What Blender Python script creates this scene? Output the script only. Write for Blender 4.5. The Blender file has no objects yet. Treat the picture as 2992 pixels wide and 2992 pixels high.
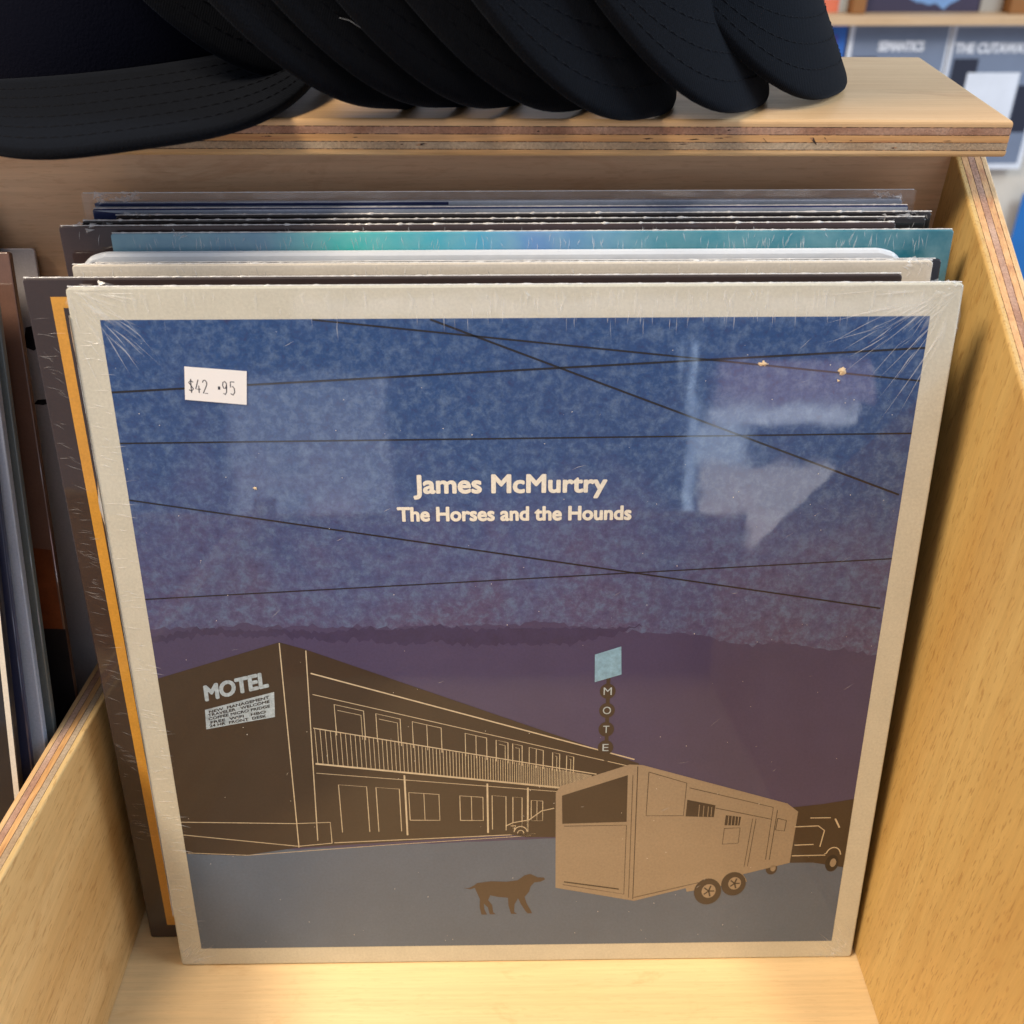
import bpy, bmesh, math, random
from mathutils import Vector, Matrix, noise
random.seed(11)
sc = bpy.context.scene
col = sc.collection
R = math.radians

# ------------------------------------------------------------------ camera
cam_d = bpy.data.cameras.new("camera"); cam = bpy.data.objects.new("camera", cam_d); col.objects.link(cam)
cam_d.sensor_width = 36; cam_d.lens = 35.404
cam_d.clip_start = 0.01; cam_d.clip_end = 50
rx = Vector((0.9999, -0.0134, -0.0006)); dn = Vector((-0.0078, -0.5448, -0.8385)); fw = Vector((0.0110, 0.8385, -0.5449))
M = Matrix.Identity(4)
for i in range(3):
    M[i][0] = rx[i]; M[i][1] = -dn[i]; M[i][2] = -fw[i]
M.translation = Vector((-0.0062, -0.2821, 0.4356))
cam.matrix_world = M
cam_d.dof.use_dof = True; cam_d.dof.focus_distance = 0.41; cam_d.dof.aperture_fstop = 13.0
sc.camera = cam

# ------------------------------------------------------------------ world and lamps
w = bpy.data.worlds.new("World"); sc.world = w; w.use_nodes = True
bg = w.node_tree.nodes["Background"]; bg.inputs[0].default_value = (0.86, 0.88, 1.0, 1); bg.inputs[1].default_value = 0.34

def area(name, loc, target, sx, sy, power, colr, spread=180):
    d = bpy.data.lights.new(name, 'AREA'); d.shape = 'RECTANGLE'; d.size = sx; d.size_y = sy
    d.energy = power; d.color = colr; d.spread = R(spread)
    o = bpy.data.objects.new(name, d); col.objects.link(o)
    o.location = loc; o.rotation_euler = (Vector(target) - Vector(loc)).to_track_quat('-Z', 'Y').to_euler()
    return o
area("shop_window_light", (1.9, 0.2, 1.5), (0.3, 0.3, 0.3), 1.4, 1.4, 48, (0.72, 0.86, 1.0))
# windows and lit wall behind the photographer, seen mirrored in the shrink wrap
for nm_, x0, x1, z0, z1, rad, colr in (
        ("rear_display_light", 0.64, 1.12, -0.03, 0.10, 0.55, (0.95, 0.62, 0.72)),
        ("rear_counter_light", 0.62, 1.06, -0.09, -0.035, 1.5, (0.86, 0.90, 1.0)),
        ("rear_pane_light", 0.585, 0.74, -0.21, -0.095, 1.35, (0.72, 0.84, 1.0)),
        ("rear_wall_light", 0.60, 1.02, -0.48, -0.215, 0.95, (1.0, 0.88, 0.80)),
        ("rear_frame_light", 0.555, 0.582, -0.50, 0.16, 1.5, (0.62, 0.78, 1.0)),
        ("rear_left_pane_light", -0.82, -0.33, -0.78, 0.06, 0.42, (0.86, 0.88, 1.0)),
        ("rear_sky_light", -0.62, 1.25, 0.235, 0.285, 0.50, (0.78, 0.82, 1.0))):
    A_ = (x1-x0)*(z1-z0)
    area(nm_, ((x0+x1)/2, -2.6, (z0+z1)/2), ((x0+x1)/2, 0, (z0+z1)/2), x1-x0, z1-z0, math.pi*A_*rad*3.1, colr)
area("ceiling_panel_light", (-1.15, -0.50, 1.85), (0, 0.0, 0.15), 0.7, 0.5, 44, (1.0, 0.83, 0.63))
sp = bpy.data.lights.new("ceiling_spot_light", 'SPOT'); sp.energy = 62; sp.color = (1.0, 0.74, 0.50)
sp.spot_size = R(8.4); sp.spot_blend = 0.10; sp.shadow_soft_size = 0.015
so = bpy.data.objects.new("ceiling_spot_light", sp); col.objects.link(so)
so.location = (-0.10, -0.20, 2.0); so.rotation_euler = (Vector((-0.022, -0.062, 0)) - Vector(so.location)).to_track_quat('-Z', 'Y').to_euler()

sc.view_settings.view_transform = 'Standard'; sc.view_settings.look = 'None'
sc.view_settings.gamma = 1.0; sc.view_settings.exposure = 0.25; sc.view_settings.use_curve_mapping = False
sc.cycles.max_bounces = 10; sc.cycles.transparent_max_bounces = 24
try: sc.cycles.use_denoising = True
except Exception: pass

# ------------------------------------------------------------------ helpers
def lin(r, g, b):
    f = lambda c: (c/255/12.92) if c/255 <= 0.04045 else ((c/255+0.055)/1.055)**2.4
    return (f(r), f(g), f(b), 1)

def tag(o, label=None, cat=None, group=None, kind=None):
    if label: o["label"] = label
    if cat: o["category"] = cat
    if group: o["group"] = group
    if kind: o["kind"] = kind
    return o

def empty(name, loc=(0, 0, 0), rot=(0, 0, 0)):
    o = bpy.data.objects.new(name, None); col.objects.link(o)
    o.location = loc; o.rotation_euler = rot; o.empty_display_size = 0.02
    return o

def link_mesh(name, me, material, parent=None):
    o = bpy.data.objects.new(name, me); col.objects.link(o)
    if material is not None and not me.materials: me.materials.append(material)
    if parent: o.parent = parent
    return o

def mesh(name, verts, faces, material, parent=None, smooth=False, tri=False):
    me = bpy.data.meshes.new(name); me.from_pydata([tuple(v) for v in verts], [], faces); me.update()
    if tri:
        bm = bmesh.new(); bm.from_mesh(me)
        bmesh.ops.triangulate(bm, faces=bm.faces[:]); bm.to_mesh(me); bm.free()
    if smooth:
        for p in me.polygons: p.use_smooth = True
    return link_mesh(name, me, material, parent)

def prism(name, poly, off, material, parent=None, bevel=0, seg=2, smooth=True):
    """closed solid: polygon (list of 3-D points) pushed along off"""
    n = len(poly); off = Vector(off)
    v = [Vector(p) for p in poly] + [Vector(p)+off for p in poly]
    f = [list(range(n))[::-1], list(range(n, 2*n))] + [[i, (i+1) % n, n+(i+1) % n, n+i] for i in range(n)]
    me = bpy.data.meshes.new(name); me.from_pydata([tuple(p) for p in v], [], f)
    bm = bmesh.new(); bm.from_mesh(me)
    bmesh.ops.recalc_face_normals(bm, faces=bm.faces[:])
    if bevel:
        bmesh.ops.bevel(bm, geom=bm.edges[:], offset=bevel, segments=seg, affect='EDGES', profile=0.5)
    bm.to_mesh(me); bm.free()
    o = link_mesh(name, me, material, parent)
    return o

def box(name, a, b, material, parent=None, bevel=0, seg=2):
    x0, y0, z0 = a; x1, y1, z1 = b
    return prism(name, [(x0, y0, z0), (x1, y0, z0), (x1, y1, z0), (x0, y1, z0)], (0, 0, z1-z0), material, parent, bevel, seg)

def new_mat(name):
    m = bpy.data.materials.new(name); m.use_nodes = True
    nt = m.node_tree; b = nt.nodes["Principled BSDF"]
    return m, nt, b

def N(nt, t, **k):
    n = nt.nodes.new(t)
    for a, v in k.items():
        if a in n.inputs: n.inputs[a].default_value = v
        else: setattr(n, a, v)
    return n

def noise_tex(nt, vec, scale, detail=4, rough=0.55, mscale=(1, 1, 1), dist=0.0, loc=(0, 0, 0)):
    mp = N(nt, 'ShaderNodeMapping'); mp.inputs['Scale'].default_value = mscale; mp.inputs['Location'].default_value = loc
    nt.links.new(vec, mp.inputs['Vector'])
    t = N(nt, 'ShaderNodeTexNoise'); t.inputs['Scale'].default_value = scale; t.inputs['Detail'].default_value = detail
    t.inputs['Roughness'].default_value = rough; t.inputs['Distortion'].default_value = dist
    nt.links.new(mp.outputs[0], t.inputs['Vector'])
    return t.outputs['Fac']

def ramp(nt, fac, stops):
    r = N(nt, 'ShaderNodeValToRGB'); el = r.color_ramp.elements
    while len(el) < len(stops): el.new(0.5)
    for e, (p, c) in zip(el, stops):
        e.position = p; e.color = c if len(c) == 4 else (*c, 1)
    nt.links.new(fac, r.inputs[0]); return r.outputs[0]

def mix(nt, fac, a, b, mode='MIX'):
    m = N(nt, 'ShaderNodeMix'); m.data_type = 'RGBA'; m.blend_type = mode
    def put(sock, v):
        if isinstance(v, (tuple, list)): sock.default_value = v if len(v) == 4 else (*v, 1)
        elif isinstance(v, (int, float)): sock.default_value = v
        else: nt.links.new(v, sock)
    put(m.inputs[0], fac); put(m.inputs[6], a); put(m.inputs[7], b)
    return m.outputs[2]

def obj_vec(nt):
    return N(nt, 'ShaderNodeTexCoord').outputs['Object']

def bump(nt, h, strength, dist, normal=None):
    b = N(nt, 'ShaderNodeBump'); b.inputs['Strength'].default_value = strength; b.inputs['Distance'].default_value = dist
    nt.links.new(h, b.inputs['Height'])
    if normal: nt.links.new(normal, b.inputs['Normal'])
    return b.outputs[0]

G4 = lambda v: (v, v, v, 1)

# ------------------------------------------------------------------ materials
def wood(name, light, dark, axis, pore=0.5, rough=0.42, seed=0.0, bands=1.0):
    m, nt, b = new_mat(name); v = obj_vec(nt)
    def sc3(across, along):
        s = [across]*3; s['xyz'.index(axis)] = along; return tuple(s)
    loc = (seed, seed*1.7, seed*0.6)
    n1 = noise_tex(nt, v, 1, 4, 0.6, sc3(24, 2.2), 0.6, loc)
    n2 = noise_tex(nt, v, 1, 5, 0.7, sc3(520, 13), 0.0, loc)
    n3 = noise_tex(nt, v, 1, 2, 0.5, sc3(1050, 150), 0.0, loc)
    n4 = noise_tex(nt, v, 1, 3, 0.5, sc3(7, 5), 0.4, (seed+3, 1, 2))
    c = mix(nt, ramp(nt, n1, [(0.32, G4(0)), (0.70, G4(bands))]), light, dark)
    c = mix(nt, ramp(nt, n4, [(0.35, G4(0)), (0.75, G4(0.45))]), c, dark)
    n5 = noise_tex(nt, v, 1, 5, 0.65, sc3(38, 16), 0.8, (seed+8, 4, 1))
    c = mix(nt, ramp(nt, n5, [(0.60, G4(0)), (0.74, G4(0.55))]), c, mix(nt, 1.0, dark, (0.80, 0.68, 0.56, 1), 'MULTIPLY'))
    c = mix(nt, 1.0, c, ramp(nt, n2, [(0.28, G4(0.88)), (0.62, G4(1.04))]), 'MULTIPLY')
    pf = ramp(nt, n3, [(0.585, G4(0)), (0.66, G4(pore))])
    c = mix(nt, pf, c, mix(nt, 1.0, dark, (0.62, 0.50, 0.40, 1), 'MULTIPLY'))
    nt.links.new(c, b.inputs['Base Color'])
    nt.links.new(ramp(nt, n2, [(0.3, G4(rough+0.10)), (0.7, G4(rough-0.04))]), b.inputs['Roughness'])
    b.inputs['Specular IOR Level'].default_value = 0.42
    s = N(nt, 'ShaderNodeMath', operation='SUBTRACT'); nt.links.new(n2, s.inputs[0]); nt.links.new(pf, s.inputs[1])
    nt.links.new(bump(nt, s.outputs[0], 0.25, 0.0004), b.inputs['Normal'])
    return m

PINE_L, PINE_D = lin(216, 170, 112), lin(186, 132, 76)
W_floor = wood("floor_veneer", lin(232, 206, 160), lin(216, 184, 132), 'x', 0.10, 0.5, 1.3, 0.7)
W_right = wood("side_panel_veneer", lin(214, 182, 116), lin(192, 150, 84), 'z', 0.48, 0.40, 4.1, 1.0)
W_left = wood("divider_veneer", lin(220, 190, 136), lin(198, 160, 102), 'y', 0.48, 0.45, 7.7, 1.0)
W_back = wood("back_panel_veneer", lin(240, 210, 172), lin(206, 160, 120), 'x', 0.15, 0.5, 2.9)
W_shelf = wood("shelf_veneer", lin(226, 190, 144), lin(208, 166, 116), 'x', 0.12, 0.34, 9.2, 0.8)

def ply_edge(name, c1, c2, c3, axis, rough_edge, seed):
    m, nt, b = new_mat(name); v = obj_vec(nt)
    def sc3(across, along):
        s = [across]*3; s['xyz'.index(axis)] = along; return tuple(s)
    if rough_edge:      # end grain: short fuzzy fibres and patches of different blocks
        n1 = noise_tex(nt, v, 1, 3, 0.5, sc3(60, 34), 0, (seed, 0, 0))
        n2 = noise_tex(nt, v, 1, 4, 0.7, sc3(900, 900), 0, (seed, 1, 0))
    else:
        n1 = noise_tex(nt, v, 1, 3, 0.5, sc3(300, 14), 0, (seed, 0, 0))
        n2 = noise_tex(nt, v, 1, 4, 0.6, sc3(1500, 60), 0, (seed, 1, 0))
    c = ramp(nt, n1, [(0.3, c1), (0.52, c2), (0.72, c3)])
    c = mix(nt, 1.0, c, ramp(nt, n2, [(0.3, G4(0.68 if rough_edge else 0.85)), (0.65, G4(1.08))]), 'MULTIPLY')
    nt.links.new(c, b.inputs['Base Color']); b.inputs['Roughness'].default_value = 0.75 if rough_edge else 0.55
    nt.links.new(bump(nt, n2, 0.7 if rough_edge else 0.25, 0.0006), b.inputs['Normal'])
    return m
def edge_set(axis, seed):
    pale = ply_edge("pale_ply_edge", lin(222, 186, 138), lin(212, 172, 120), lin(196, 152, 100), axis, False, seed)
    pink = ply_edge("pink_end_grain", lin(206, 172, 150), lin(176, 134, 110), lin(138, 90, 66), axis, True, seed+2)
    amber = ply_edge("amber_ply_edge", lin(220, 172, 118), lin(206, 156, 100), lin(172, 112, 70), axis, False, seed+4)
    grey = ply_edge("grey_end_grain", lin(196, 176, 150), lin(182, 158, 130), lin(170, 140, 106), axis, True, seed+6)
    return pale, pink, amber, grey
m, nt, b = new_mat("glue_line"); nt.links.new(ramp(nt, noise_tex(nt, obj_vec(nt), 420, 3, 0.7), [(0.36, lin(44, 30, 26)), (0.50, lin(70, 50, 40)), (0.60, lin(176, 132, 96))]), b.inputs['Base Color']); b.inputs['Roughness'].default_value = 0.8; M_glue = m

def film_coat(nt, b, vec, wave=0.045):
    n = noise_tex(nt, vec, 1, 3, 0.5, (26, 26, 14), 0.3)
    b.inputs['Coat Weight'].default_value = 1.0; b.inputs['Coat Roughness'].default_value = 0.035
    b.inputs['Coat IOR'].default_value = 1.52
    nt.links.new(ramp(nt, noise_tex(nt, vec, 34, 5, 0.7), [(0.42, G4(0.03)), (0.72, G4(0.10))]), b.inputs['Coat Roughness'])
    nt.links.new(bump(nt, n, wave, 0.004), b.inputs['Coat Normal'])

def ink(name, c, var=0.10, scale=140, film=True, rough=0.55):
    m, nt, b = new_mat(name); v = obj_vec(nt)
    n = noise_tex(nt, v, scale, 5, 0.6)
    cc = mix(nt, 1.0, c, ramp(nt, n, [(0.3, G4(1-var)), (0.7, G4(1+var))]), 'MULTIPLY')
    cc = mix(nt, 1.0, cc, ramp(nt, noise_tex(nt, v, 900, 4, 0.75), [(0.28, G4(0.88)), (0.72, G4(1.12))]), 'MULTIPLY')
    nt.links.new(cc, b.inputs['Base Color']); b.inputs['Roughness'].default_value = rough
    b.inputs['Specular IOR Level'].default_value = 0.3
    if film: film_coat(nt, b, v)
    return m

def sky_ink():
    m, nt, b = new_mat("mottled_sky_ink"); v = obj_vec(nt)
    sep = N(nt, 'ShaderNodeSeparateXYZ'); nt.links.new(v, sep.inputs[0])
    big = noise_tex(nt, v, 22, 5, 0.6, dist=0.4)
    mid = noise_tex(nt, v, 210, 8, 0.74, dist=0.25)
    fine = noise_tex(nt, v, 620, 4, 0.7)
    hgt = N(nt, 'ShaderNodeMapRange'); hgt.inputs[1].default_value = 0.165; hgt.inputs[2].default_value = 0.305
    nt.links.new(sep.outputs[2], hgt.inputs[0])
    add = N(nt, 'ShaderNodeMath', operation='MULTIPLY_ADD'); nt.links.new(big, add.inputs[0]); add.inputs[1].default_value = 1.1
    nt.links.new(hgt.outputs[0], add.inputs[2])
    sub = N(nt, 'ShaderNodeMath', operation='SUBTRACT'); nt.links.new(add.outputs[0], sub.inputs[0]); sub.inputs[1].default_value = 0.50
    base = ramp(nt, sub.outputs[0], [(0.05, lin(76, 70, 108)), (0.38, lin(70, 80, 126)), (0.65, lin(44, 72, 124)), (1.0, lin(28, 68, 124))])
    c = mix(nt, ramp(nt, mid, [(0.46, G4(0)), (0.66, G4(0.75))]), base, lin(92, 116, 154))
    c = mix(nt, ramp(nt, mid, [(0.30, G4(0.7)), (0.44, G4(0))]), c, lin(46, 44, 88))
    c = mix(nt, 1.0, c, ramp(nt, fine, [(0.3, G4(0.82)), (0.7, G4(1.16))]), 'MULTIPLY')
    nt.links.new(c, b.inputs['Base Color']); b.inputs['Roughness'].default_value = 0.55
    b.inputs['Specular IOR Level'].default_value = 0.3
    film_coat(nt, b, v)
    return m

def film_mat(name, alpha, c=(0.9, 0.92, 0.95, 1), rough=0.12):
    m, nt, b = new_mat(name)
    b.inputs['Base Color'].default_value = c; b.inputs['Roughness'].default_value = rough
    b.inputs['Alpha'].default_value = alpha; b.inputs['Specular IOR Level'].default_value = 0.9
    b.inputs['Coat Weight'].default_value = 0.6; b.inputs['Coat Roughness'].default_value = 0.08
    n = noise_tex(nt, obj_vec(nt), 320, 3, 0.6)
    nt.links.new(bump(nt, n, 0.5, 0.0008), b.inputs['Normal'])
    return m
M_crease = film_mat("wrap_crease_film", 0.30, rough=0.16)
M_seam = film_mat("wrap_seam_film", 0.78, c=(0.95, 0.95, 0.95, 1), rough=0.2)
def clear_film(name):
    m = bpy.data.materials.new(name); m.use_nodes = True; nt = m.node_tree; nt.nodes.remove(nt.nodes["Principled BSDF"])
    tr = N(nt, 'ShaderNodeBsdfTransparent'); gl = N(nt, 'ShaderNodeBsdfGlossy'); gl.inputs['Roughness'].default_value = 0.1
    fr = N(nt, 'ShaderNodeFresnel'); fr.inputs['IOR'].default_value = 1.4; mx = N(nt, 'ShaderNodeMixShader')
    nt.links.new(bump(nt, noise_tex(nt, obj_vec(nt), 60, 2), 0.25, 0.002), gl.inputs['Normal'])
    nt.links.new(fr.outputs[0], mx.inputs[0]); nt.links.new(tr.outputs[0], mx.inputs[1]); nt.links.new(gl.outputs[0], mx.inputs[2])
    df = N(nt, 'ShaderNodeBsdfDiffuse'); df.inputs['Color'].default_value = (0.85, 0.87, 0.9, 1); m2 = N(nt, 'ShaderNodeMixShader'); m2.inputs[0].default_value = 0.06
    nt.links.new(mx.outputs[0], m2.inputs[1]); nt.links.new(df.outputs[0], m2.inputs[2])
    nt.links.new(m2.outputs[0], nt.nodes["Material Output"].inputs[0]); return m
M_bag = clear_film("clear_bag_film")
M_faint = film_mat("faint_crease_film", 0.16, rough=0.2)

I_border = ink("cream_border_ink", lin(200, 198, 184), 0.05, 60)
I_sky = sky_ink()
I_dusk = ink("dusk_purple_ink", lin(64, 60, 98), 0.07, 40)
I_ridge = ink("dark_violet_ink", lin(52, 48, 86), 0.12, 160)
I_brown = ink("dark_brown_ink", lin(52, 42, 38), 0.07, 40)
I_ground = ink("slate_ground_ink", lin(80, 97, 122), 0.06, 40)
I_tan = ink("tan_ink", lin(146, 132, 114), 0.05, 40)
I_cream = ink("cream_line_ink", lin(196, 184, 160), 0.15, 300)
I_black = ink("black_line_ink", lin(22, 20, 28), 0.05)
I_pale = ink("pale_blue_ink", lin(160, 178, 192), 0.28, 500)
I_title = ink("title_ink", lin(226, 222, 210), 0.03)
I_rust = ink("dog_brown_ink", lin(70, 56, 46), 0.05)

# ------------------------------------------------------------------ crate
XR0, XRS, TH = 0.160, 0.0145/0.33, 0.013       # inner face of the right side: x = XR0 + XRS*z
ZS0, ZS1 = 0.3425, 0.3555                      # shelf
YB = 0.130                                     # face of the back panel
YF = -0.36
crate = tag(empty("record_crate"), "open plywood record bin with low divider and shelf along its back", "crate")

def ply_stack(name, poly, nrm, thick, mats, parent, glue_in=0.0004, first_bevel=0.0009):
    """five plies with recessed dark glue lines, poly = outline on the first face, nrm = direction through the thickness"""
    root = empty(name); root.parent = parent
    nrm = Vector(nrm).normalized(); n = len(mats); g = 0.00028; t = (thick-g*(n-1))/n
    ctr = sum((Vector(p) for p in poly), Vector())/len(poly)
    for i, mt in enumerate(mats):
        o0 = nrm*(i*(t+g))
        ins = 0.0 if i in (0, n-1) else random.uniform(0.00005, 0.0002)
        pts = [Vector(p)+o0+(ctr-Vector(p)).normalized()*ins for p in poly]
        o = prism("ply", pts, nrm*t, mt, root)
        if i in (0, n-1):
            bm = bmesh.new(); bm.from_mesh(o.data)
            face = [p+(nrm*t if i == n-1 else Vector()) for p in pts]
            es = [e for e in bm.edges if all(min((v.co-q).length for q in face) < 1e-5 for v in e.verts)]
            bmesh.ops.bevel(bm, geom=es, offset=first_bevel, segments=3, affect='EDGES', profile=0.5)
            bm.to_mesh(o.data); bm.free()
        if i < n-1:
            gp = [Vector(p)+o0+nrm*t+(ctr-Vector(p)).normalized()*glue_in for p in poly]
            prism("glue_line", gp, nrm*g, M_glue, root)
    return root

# floor, back and front
box("floor_panel", (-0.62, YF, -0.012), (XR0+0.03, YB+0.0, -0.0002), W_floor, crate)
box("back_panel", (-0.62, YB, -0.012), (XR0+XRS*0.34, YB+0.012, ZS0-0.0003), W_back, crate)
box("front_panel", (-0.62, YF-0.012, -0.012), (XR0+0.03, YF, 0.135), W_left, crate, 0.001)
# right side panel: sloped top edge
def rp(y, z, t=0): return (XR0+XRS*z+t, y, z)
out = [rp(YF, 0.0), rp(YB, 0.0), rp(YB, ZS0-0.0004), rp(0.140-0.0003/0.53, ZS0-0.0004), rp(0.0244, 0.2811), rp(YF, 0.080)]
out = [rp(YF, 0.0), rp(0.142, 0.0), rp(0.142, ZS0-0.0004), rp(0.138, ZS0-0.0004), rp(0.0244, 0.2811), rp(YF, 0.080)]
pale, pink, amber, grey = edge_set('y', 3.0)
ply_stack("side_panel", out, Vector((1, 0, -XRS)), TH, [W_right, amber, pink, amber, pale], crate)
# left divider, low
XL = -0.183
pale2, pink2, amber2, grey2 = edge_set('y', 8.0)
dv = [(XL, YF, 0.0), (XL, YB, 0.0), (XL, YB, 0.114), (XL, -0.054, 0.134), (XL, YF, 0.150)]
ply_stack("divider", dv, (-1, 0, 0), TH, [W_left, grey2, amber2, pink2, pale2], crate)
# shelf on top
pale3, pink3, amber3, grey3 = edge_set('x', 1.0)
tz = lambda x: -0.0062*(x-0.18)
sh = [(-0.62, 0.099), (0.181, 0.099), (0.1965, 0.239), (-0.62, 0.239)]
shp = [(x, y, ZS1+tz(x)) for x, y in sh]
ply_stack("shelf", shp, (0, 0, -1), ZS1-ZS0, [W_shelf, pink3, amber3, grey3, pale3], crate, first_bevel=0.0013)

for cx_, z0_, z1_, w0_, w1_ in ((0.1085, 0.3474, 0.3499, 0.0002, 0.0011), (0.1130, 0.3478, 0.3499, 0.0001, 0.0003), (0.0905, 0.3480, 0.3498, 0.0001, 0.00025)):
    prism("crack", [(cx_-w1_, 0.0990, z1_), (cx_+w1_*0.4, 0.0990, z1_), (cx_+0.0018+w0_, 0.0990, z0_), (cx_+0.0018-w0_, 0.0990, z0_)], (0, -0.00008, 0), M_glue, crate)

rv_ = random.Random(3); tp_ = (ZS1-ZS0)/5
for k_ in range(16):
    px_ = rv_.uniform(-0.1, 0.178); pi_ = rv_.choice((1, 2, 3)); zc_ = ZS1+tz(px_)-tp_*(pi_+rv_.uniform(0.25, 0.75)); lw_ = rv_.uniform(0.0004, 0.0022); hh_ = rv_.uniform(0.00012, 0.00035)
    prism("void", [(px_-lw_, 0.0990, zc_), (px_-lw_*0.3, 0.0990, zc_-hh_), (px_+lw_, 0.0990, zc_-hh_*0.2), (px_+lw_*0.4, 0.0990, zc_+hh_)], (0, -0.00004, 0), M_glue, crate)

# ------------------------------------------------------------------ flat print helpers (local x across, z up, front faces -y)
def sheet(name, pts, layer, material, parent):
    """printed sheet on a sleeve, millimetres"""
    return mesh(name, [(x/1000, -0.000022*layer, z/1000) for x, z in pts], [list(range(len(pts)))], material, parent, tri=len(pts) > 4)

def ribbon_geo(lines, layer, verts, faces):
    y = -0.000022*layer
    for pts, wd in lines:
        pts = [Vector((p[0], p[1])) for p in pts]; base = len(verts)
        for i, p in enumerate(pts):
            d = (pts[min(i+1, len(pts)-1)] - pts[max(i-1, 0)])
            d = d.normalized() if d.length else Vector((1, 0))
            nn = Vector((-d.y, d.x))*wd/2
            for q in (p+nn, p-nn): verts.append((q.x/1000, y, q.y/1000))
        for i in range(len(pts)-1):
            a = base+2*i; faces.append([a, a+1, a+3, a+2])

def ribbons(name, lines, layer, material, parent):
    v, f = [], []; ribbon_geo(lines, layer, v, f)
    return mesh(name, v, f, material, parent)

def text_geo(body, bold=0.0):
    cu = bpy.data.curves.new("t", 'FONT'); cu.body = body; cu.size = 1; cu.offset = bold; cu.resolution_u = 4
    o = bpy.data.objects.new("t", cu); col.objects.link(o)
    dg = bpy.context.evaluated_depsgraph_get(); dg.update()
    me = bpy.data.meshes.new_from_object(o.evaluated_get(dg))
    v = [tuple(p.co) for p in me.vertices]; f = [list(p.vertices) for p in me.polygons]
    bpy.data.objects.remove(o); bpy.data.curves.remove(cu); bpy.data.meshes.remove(me)
    return v, f

def text_sheet(name, body, x0, x1, base, cap, layer, material, parent, bold=0.0, shear=0.0, slope=0.0, y=None, heavy=0.0):
    """lettering stretched to run from x0 to x1 (mm) with capital height cap on baseline base"""
    v, f = text_geo(body, bold)
    vc, _ = text_geo("H", bold); ch = max(p[1] for p in vc)
    a = min(p[0] for p in v); bb = max(p[0] for p in v)
    out = []
    for p in v:
        x = x0+(p[0]-a)/(bb-a)*(x1-x0); z = base+p[1]/ch*cap
        x += shear*(z-base); z += slope*(x-x0)
        out.append((x/1000, -0.000022*layer if y is None else y, z/1000))
    if heavy:       # heavier strokes: shifted copies of the letters, each a few microns prouder
        n0 = len(out); base_v = list(out); base_f = [list(q) for q in f]; f = [list(q) for q in f]
        for k in range(10):
            a_ = k*2*math.pi/10; o_ = len(out)
            out += [(q[0]+heavy/1000*math.cos(a_), q[1]-0.000002*(k+1), q[2]+heavy/1000*math.sin(a_)) for q in base_v]
            f += [[i+o_ for i in q] for q in base_f]
    return mesh(name, out, f, material, parent)

# ------------------------------------------------------------------ record sleeves
def sleeve(name, wd, h, t, material, parent, corner=0.0012, bev=0.0005):
    pts = []
    for cx, cz, a0 in ((wd/2-corner, corner, -90), (wd/2-corner, h-corner, 0), (-wd/2+corner, h-corner, 90), (-wd/2+corner, corner, 180)):
        for k in range(4):
            a = R(a0+k*30); pts.append((cx+corner*math.cos(a), 0, cz+corner*math.sin(a)))
    return prism(name, pts, (0, t, 0), material, parent, bev, 2)

def seam(parent, wd, h, t, amp=0.0006, seed=0, material=None):
    """puckered edge of the shrink wrap along the top of a sleeve"""
    rnd = random.Random(seed); v, f = [], []; n = 320; K = 5
    for i in range(n+1):
        x = -wd/2 + wd*i/n
        r = 0.00022 + amp*max(0, 0.55*noise.noise(Vector((x*160, seed, 0)))+0.7*noise.noise(Vector((x*520, seed, 3))))
        for k in range(K):
            a = 2*math.pi*k/K + i*0.3
            v.append((x, t*0.35+r*1.5*math.cos(a), h+0.0001+r*math.sin(a)))
    for i in range(n):
        for k in range(K):
            f.append([i*K+k, i*K+(k+1) % K, (i+1)*K+(k+1) % K, (i+1)*K+k])
    return mesh("wrap_seam", v, f, material or M_seam, parent, True)

def tuft(parent, x, z, t, sx=1, seed=0, size=0.006):
    """crumpled ear of shrink wrap at a sleeve corner"""
    rnd = random.Random(seed); v, f = [], []
    for k in range(14):
        b = len(v); a = R(rnd.uniform(20, 160)); l = size*rnd.uniform(0.2, 0.62)
        ox = x - sx*rnd.uniform(0, size*1.6); oz = z + rnd.uniform(-size*0.4, 0.0002)
        y0 = rnd.uniform(-0.0008, t)
        v += [(ox, y0, oz), (ox+rnd.uniform(.0004, .0014)*sx, y0+rnd.uniform(-.001, .001), oz+rnd.uniform(-.001, .001)),
              (ox+l*0.6*math.cos(a)*0.6, y0+rnd.uniform(-.0015, .0015), oz+l*0.45*math.sin(a)),
              (ox-sx*l*0.6, y0+rnd.uniform(-.001, .001), oz+l*0.2)]
        f += [[b, b+1, b+2], [b, b+2, b+3]]
    return mesh("wrap_corner", v, f, M_crease, parent)

def crease_mesh(name, strips, parent, material=None, y=-0.0002):
    """each strip a raised tapering ridge of film: (x0,z0,x1,z1,width) in mm"""
    v, f = [], []
    for x0, z0, x1, z1, wd in strips:
        b = len(v); p = Vector((x0, z0)); q = Vector((x1, z1)); d = (q-p)
        if d.length < 0.01: continue
        nn = Vector((-d.y, d.x)).normalized()*wd/2; mid = p+d*0.4; bow = nn*random.uniform(-2, 2)
        for s, hgt in ((p, 0), (mid+nn+bow, 0), (mid+bow, 0.28*wd), (mid-nn+bow, 0), (q, 0)):
            v.append((s.x/1000, y-hgt/1000, s.y/1000))
        f += [[b, b+1, b+2], [b, b+2, b+3], [b+1, b+4, b+2], [b+2, b+4, b+3]]
    o = mesh(name, v, f, material or M_crease, parent); o["kind"] = "stuff"; return o

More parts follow.
